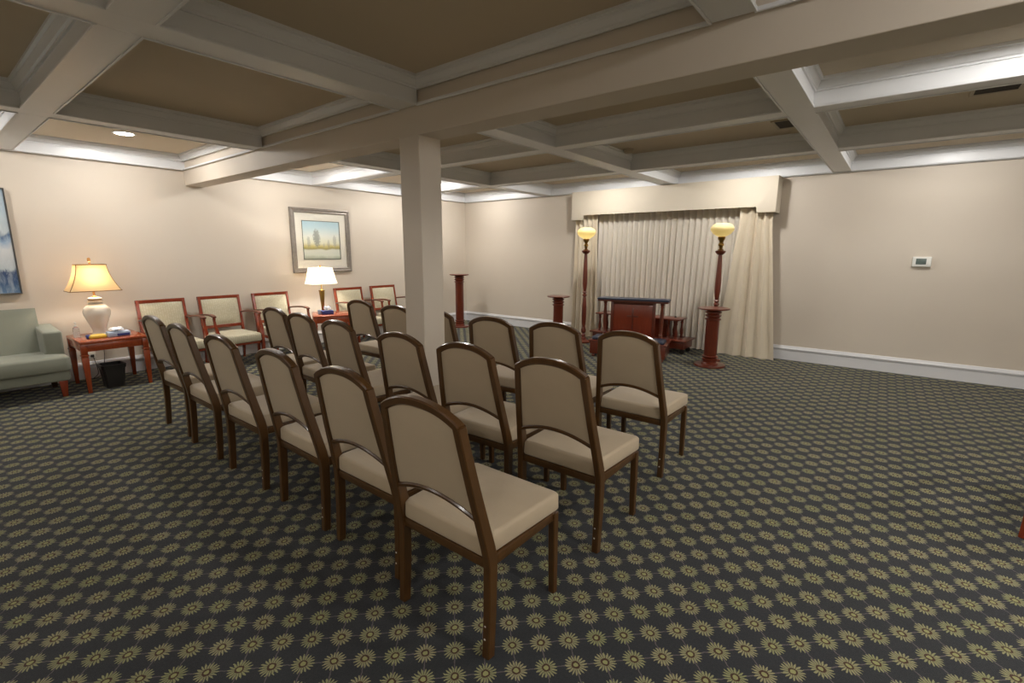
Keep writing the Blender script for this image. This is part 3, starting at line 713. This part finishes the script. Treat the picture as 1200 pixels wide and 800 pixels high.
# ------------------------------------------------------------------ kneeler
KX, KY, KR = 4.60, -1.17, math.radians(13)
kn = thing('kneeler', 'cherry kneeler with a blue padded top and blue kneeling pad, before the drapes', 'kneeler', (KX, KY, 0), KR)
bm = B(); box(bm, -0.55, 0.55, -0.36, 0.12, 0.045, 0.235, bev=0.008); obj('base', bm, M['cherry2'], kn)
bm = B(); box(bm, -0.57, 0.57, -0.38, 0.14, 0.235, 0.258, bev=0.006); obj('base_moulding', bm, M['cherry2'], kn)
bm = B(); cushion(bm, -0.53, 0.53, -0.35, -0.06, 0.258, 0.305, r=0.03, crown=0.012); obj('kneeling_pad', bm, M['navy'], kn)
for sx in (-1, 1):
    for y in (-0.32, 0.08):
        bm = B(); lathe(bm, [(0.02, 0), (0.028, 0.01), (0.026, 0.035), (0.016, 0.046)], sx*0.5, y, 0, 16); obj('foot', bm, M['cherry3'], kn)
bm = B(); box(bm, -0.335, 0.335, 0.00, 0.03, 0.258, 0.82, bev=0.004); pnl = obj('front_panel', bm, M['cherry4'], kn)
bm = B()
for a, b in ((-0.335, -0.295), (0.295, 0.335)): box(bm, a, b, -0.012, 0.002, 0.26, 0.82, bev=0.003)
box(bm, -0.295, 0.295, -0.012, 0.002, 0.775, 0.82, bev=0.003)
obj('panel_moulding', bm, M['cherry3'], pnl)
bm = B(); box(bm, -0.012, 0.012, -0.005, 0.002, 0.40, 0.72, bev=0.001); box(bm, -0.085, 0.085, -0.005, 0.002, 0.585, 0.608, bev=0.001); obj('carved_cross', bm, M['cherry2'], pnl)
spn = [(0.030, 0.258), (0.034, 0.27), (0.034, 0.30), (0.022, 0.312), (0.030, 0.33), (0.022, 0.35), (0.026, 0.42), (0.030, 0.52), (0.026, 0.66), (0.020, 0.74), (0.028, 0.755), (0.020, 0.77), (0.030, 0.785), (0.030, 0.825)]
for sx in (-1, 1):
    bm = B(); lathe(bm, spn, sx*0.425, 0.015, 0, 20); obj('turned_post', bm, M['cherry3'], kn)
bm = B(); box(bm, -0.52, 0.52, -0.10, 0.12, 0.818, 0.842, bev=0.005); obj('top_board', bm, M['cherry3'], kn)
bm = B(); cushion(bm, -0.53, 0.53, -0.11, 0.13, 0.842, 0.874, r=0.02, crown=0.006); obj('top_pad', bm, M['navy'], kn)

# ------------------------------------------------------------------ casket stand
bx0, bx1, by0, by1 = 3.72, 5.12, -0.66, -0.32
cs = thing('casket_stand', 'low cherry stand on casters with turned spindles, standing behind the kneeler at the drapes', 'stand', ((bx0+bx1)/2, (by0+by1)/2, 0))
bm = B(); box(bm, bx0-0.02, bx1+0.02, by0-0.02, by1+0.02, 0.515, 0.54, bev=0.006); wobj('top_board', bm, M['cherry2'], cs)
bm = B(); box(bm, bx0-0.10, bx1+0.16, by0-0.07, by1+0.05, 0.20, 0.225, bev=0.006); wobj('lower_shelf', bm, M['cherry2'], cs)
bm = B(); box(bm, bx0-0.06, bx1+0.12, by0-0.03, by1+0.02, 0.085, 0.20, bev=0.005); wobj('plinth', bm, M['cherry2'], cs)
bm = B(); box(bm, bx0+0.35, bx1-0.20, by0+0.10, by1-0.02, 0.225, 0.515, bev=0.004); wobj('centre_box', bm, M['cherry3'], cs)
for x in (bx0+0.04, bx1-0.16, bx1-0.04):
    for y in (by0+0.04, by1-0.04):
        bm = B(); lathe(bm, [(0.02, 0.225), (0.026, 0.235), (0.018, 0.255), (0.026, 0.28), (0.028, 0.33), (0.018, 0.39), (0.016, 0.44), (0.026, 0.46), (0.016, 0.475), (0.024, 0.495), (0.024, 0.516)], x, y, 0, 18); wobj('spindle', bm, M['cherry2'], cs)
for x in (bx0-0.02, bx1+0.08):
    for y in (by0+0.03, by1-0.04):
        bm = B(); lathe(bm, [(0.006, -0.012), (0.036, -0.012), (0.038, -0.006), (0.038, 0.006), (0.036, 0.012), (0.006, 0.012)], 0, 0, 0, 22)
        bmesh.ops.rotate(bm, verts=bm.verts[:], matrix=Matrix.Rotation(PI/2, 3, 'X')); bmesh.ops.translate(bm, verts=bm.verts[:], vec=(x, y, 0.0385))
        box(bm, x-0.012, x+0.012, y-0.018, y+0.018, 0.05, 0.087)
        wobj('caster', bm, M['blackplastic'], cs)
bm = B(); lathe(bm, [(0.012, 0), (0.022, 0.006), (0.012, 0.02), (0.004, 0.024)], 5.0, -0.45, 0.54, 14); wobj('knob', bm, M['blackplastic'], cs)

# ------------------------------------------------------------------ drapes and valance
def drape(name, label, tops, bots, zt, zb, y, amp, freq, mat, seed, group=None, flare=0.0, wild=1.0):
    rnd = random.Random(seed); nu = int(freq*14); nv = 26
    ph = [rnd.uniform(-0.7, 0.7) for _ in range(64)]; am = [rnd.uniform(0.55, 1.25) for _ in range(64)]
    dr = [rnd.uniform(-1, 1) for _ in range(64)]
    def smooth(arr, s): i = int(s); f = s-i; f = f*f*(3-2*f); return arr[i % 64]*(1-f) + arr[(i+1) % 64]*f
    def f(side):
        def g(u, v):
            w_ = min(1.0, v/0.80); x = (bots[0]+(tops[0]-bots[0])*w_)*(1-u) + (bots[1]+(tops[1]-bots[1])*w_)*u
            s = u*freq; hang = 1-v
            a = amp*(1+wild*(smooth(am, s)-1)*1.0)*(0.75+0.35*hang)
            p = 2*PI*s + wild*(smooth(ph, s*0.7+3)*2.0 + smooth(dr, s*0.5+11)*hang*(0.5+flare))
            w = math.sin(p)
            yy = y - a*(abs(w)**0.7*(1 if w > 0 else -1)) - flare*0.03*hang*smooth(am, s*0.6)
            xx = x + 0.3*a*math.sin(2*p)
            return (xx, yy + side, zb + (zt-zb)*v)
        return g
    bm = B(); grid_solid(bm, f(0.0015), f(-0.0015), nu, nv)
    o = obj(name, bm, mat, None); tag(o, label, 'curtain', group); return o
drape('drape', 'wide cream pleated drape hanging in the middle under the cream valance', (3.30, 5.86), (3.30, 5.80), 2.46, 0.012, -0.105, 0.034, 27, M['sheer'], 2, None, 0.0, 0.25)
drape('drape', 'narrow ivory drape panel hanging behind the left-hand floor lamp', (2.975, 3.42), (2.93, 3.46), 2.46, 0.008, -0.185, 0.032, 5.5, M['curtain'], 5, None, 0.4)
drape('drape', 'wide ivory drape panel at the right end of the valance, behind the right-hand floor lamp', (5.76, 6.205), (5.56, 6.40), 2.46, 0.006, -0.19, 0.042, 4.1, M['curtain'], 9, None, 0.8, 1.0)
va = thing('valance', 'cream upholstered valance box with lowered ends above the drapes', 'valance', (4.59, -0.15, 2.12))
vx0, vx1, vy = 2.93, 6.245, -0.29
bm = B(); out = [(vx0, 2.112), (vx0+0.24, 2.112), (vx0+0.24, 2.205), (vx1-0.25, 2.205), (vx1-0.25, 2.112), (vx1, 2.112), (vx1, 2.603), (vx0, 2.603)]
loft(bm, [[(x, yy, z) for x, z in out] for yy in (vy, vy+0.03)])
bmesh.ops.bevel(bm, geom=[e for e in bm.edges if abs(e.verts[0].co.y-vy) < 1e-4 and abs(e.verts[1].co.y-vy) < 1e-4], offset=0.01, segments=3, profile=0.5, affect='EDGES')
wobj('front_board', bm, M['valance'], va)
for a in (vx0, vx1-0.03):
    bm = B(); box(bm, a, a+0.03, vy+0.029, -0.002, 2.112, 2.603, bev=0.003); wobj('side_return', bm, M['valance'], va)
bm = B(); box(bm, vx0+0.03, vx1-0.03, vy+0.03, -0.002, 2.56, 2.58); wobj('top_panel', bm, M['valance'], va)

# ------------------------------------------------------------------ wall and ceiling fittings
t = thing('thermostat', 'white thermostat with a grey screen on the back wall, right of the drapes', 'thermostat', (7.892, 0, 1.45))
bm = B(); box(bm, 7.80, 7.985, -0.036, -0.001, 1.388, 1.512, bev=0.008, seg=3); wobj('case', bm, M['white'], t)
bm = B(); box(bm, 7.835, 7.935, -0.0385, -0.035, 1.418, 1.490, bev=0.001); wobj('screen', bm, M['screen'], t)

def grille(x0, x1, y0, y1, label, louvres=7):
    t = thing('ceiling_vent', label, 'vent', ((x0+x1)/2, (y0+y1)/2, HP))
    bm = B(); z0, z1 = HP-0.012, HP-0.001; w = 0.025
    ringloft(bm, x0, x1, y0, y1, [(0, z1), (0, z0), (w, z0+0.003), (w, z1)]); wobj('frame', bm, M['ventframe'], t)
    bm = B(); box(bm, x0+w, x1-w, y0+w, y1-w, HP-0.004, HP-0.001); wobj('recess', bm, M['vent'], t)
    bm = B()
    for i in range(louvres):
        y = y0+w + (y1-y0-2*w)*(i+0.5)/louvres
        vs = box(bm, x0+w, x1-w, y-0.008, y+0.002, HP-0.010, HP-0.0085)
    wobj('louvres', bm, M['vent'], t)
grille(6.54, 6.79, -2.56, -2.20, 'small dark ceiling vent tight against the ceiling beam right of the drapes')
grille(7.95, 8.25, -2.75, -2.45, 'ceiling vent high at the right, in the dark coffer above the thermostat')
def detector(x, y, label):
    t = thing('smoke_detector', label, 'smoke detector', (x, y, HP-0.001))
    bm = B(); lathe(bm, [(0.066, -0.001), (0.066, -0.012), (0.058, -0.02)], 0, 0, 0, 28); obj('mounting_plate', bm, M['ventframe'], t)
    bm = B(); lathe(bm, [(0.052, -0.019), (0.054, -0.034), (0.040, -0.046), (0.015, -0.050)], 0, 0, 0, 28); obj('sensor_cap', bm, M['ventframe'], t)
detector(4.90, -2.20, 'small round smoke detector on the ceiling above the left end of the valance')

# recessed downlights: trim ring, glowing lens, and the beam they throw
seen_label = 'bright round recessed ceiling light above the urn lamp, near the left wall'
def downlight(x, y, e, label, col=(1.0, 0.972, 0.938), size=179.5, blend=0.04):
    t = thing('ceiling_light', label, 'ceiling light', (x, y, HP), 0, 'recessed round ceiling lights')
    bm = B(); lathe(bm, [(0.082, -0.0005), (0.105, -0.0005), (0.105, -0.006), (0.088, -0.010), (0.082, -0.004)], 0, 0, 0, 32, cap=False); obj('trim_ring', bm, M['white'], t)
    bm = B(); lathe(bm, [(0.083, -0.001), (0.083, -0.003), (0.05, -0.005)], 0, 0, 0, 32); obj('lens', bm, M['bulb'], t)
    l = light('beam', 'SPOT', (x, y, HP-0.03), e, col, t, shadow_soft_size=0.07, spot_size=math.radians(size), spot_blend=blend)
D = [(0.95, -6.27, 24, seen_label), (0.95, -4.35, 22, 'recessed ceiling light hidden by the main beam, above the framed print'),
     (0.95, -2.25, 22, 'recessed ceiling light hidden behind the column'), (0.95, -0.85, 20, 'recessed ceiling light in the far left corner coffer'),
     (3.75, -1.10, 22, 'recessed ceiling light above the left floor lamp'), (5.9, -1.10, 22, 'recessed ceiling light above the right floor lamp'),
     (8.05, -1.10, 22, 'recessed ceiling light above the thermostat'), (0.95, -8.1, 22, 'recessed ceiling light above the canvas painting'),
     (8.35, -4.35, 26, 'recessed ceiling light outside the right edge of the view'), (10.2, -4.4, 45, 'added recessed fill light by the right wall'), (10.2, -8.1, 30, 'added recessed fill light by the right wall, behind the viewer'), (8.75, -6.3, 24, 'recessed ceiling light right of the viewer, before the main beam'), (10.2, -6.3, 25, 'recessed ceiling light by the right wall, before the main beam'),  # first two lights by the right wall are unseen, added as fill
    
     (3.4, -9.8, 16, 'added recessed fill light behind the viewer, over the left part of the room'), (5.7, -9.8, 16, 'added recessed fill light behind the viewer, in line with the column'),
     (8.1, -9.8, 16, 'added recessed fill light behind the viewer, over the right part of the room')]  # row behind the viewer is added fill to raise the ambient light
for x, y, e, lab in D: downlight(x, y, e, lab)

# cherry chair leg just entering the frame at the right edge
dup(ac, (8.765, -4.15, 0), -PI/2 + math.radians(60), 'cherry armchair just entering the picture at its right edge')

# ------------------------------------------------------------------ world and view
w = bpy.data.worlds.new('world'); SC.world = w; w.use_nodes = True
w.node_tree.nodes['Background'].inputs[0].default_value = (0.9, 0.85, 0.78, 1); w.node_tree.nodes['Background'].inputs[1].default_value = 0.0
SC.view_settings.view_transform = 'Standard'; SC.view_settings.look = 'None'; SC.view_settings.gamma = 1.0
SC.view_settings.use_curve_mapping = False
SC.view_settings.exposure = 0.95
SC.cycles.use_denoising = True
SC.cycles.max_bounces = 8; SC.cycles.diffuse_bounces = 6
SC.cycles.sample_clamp_indirect = 6.0
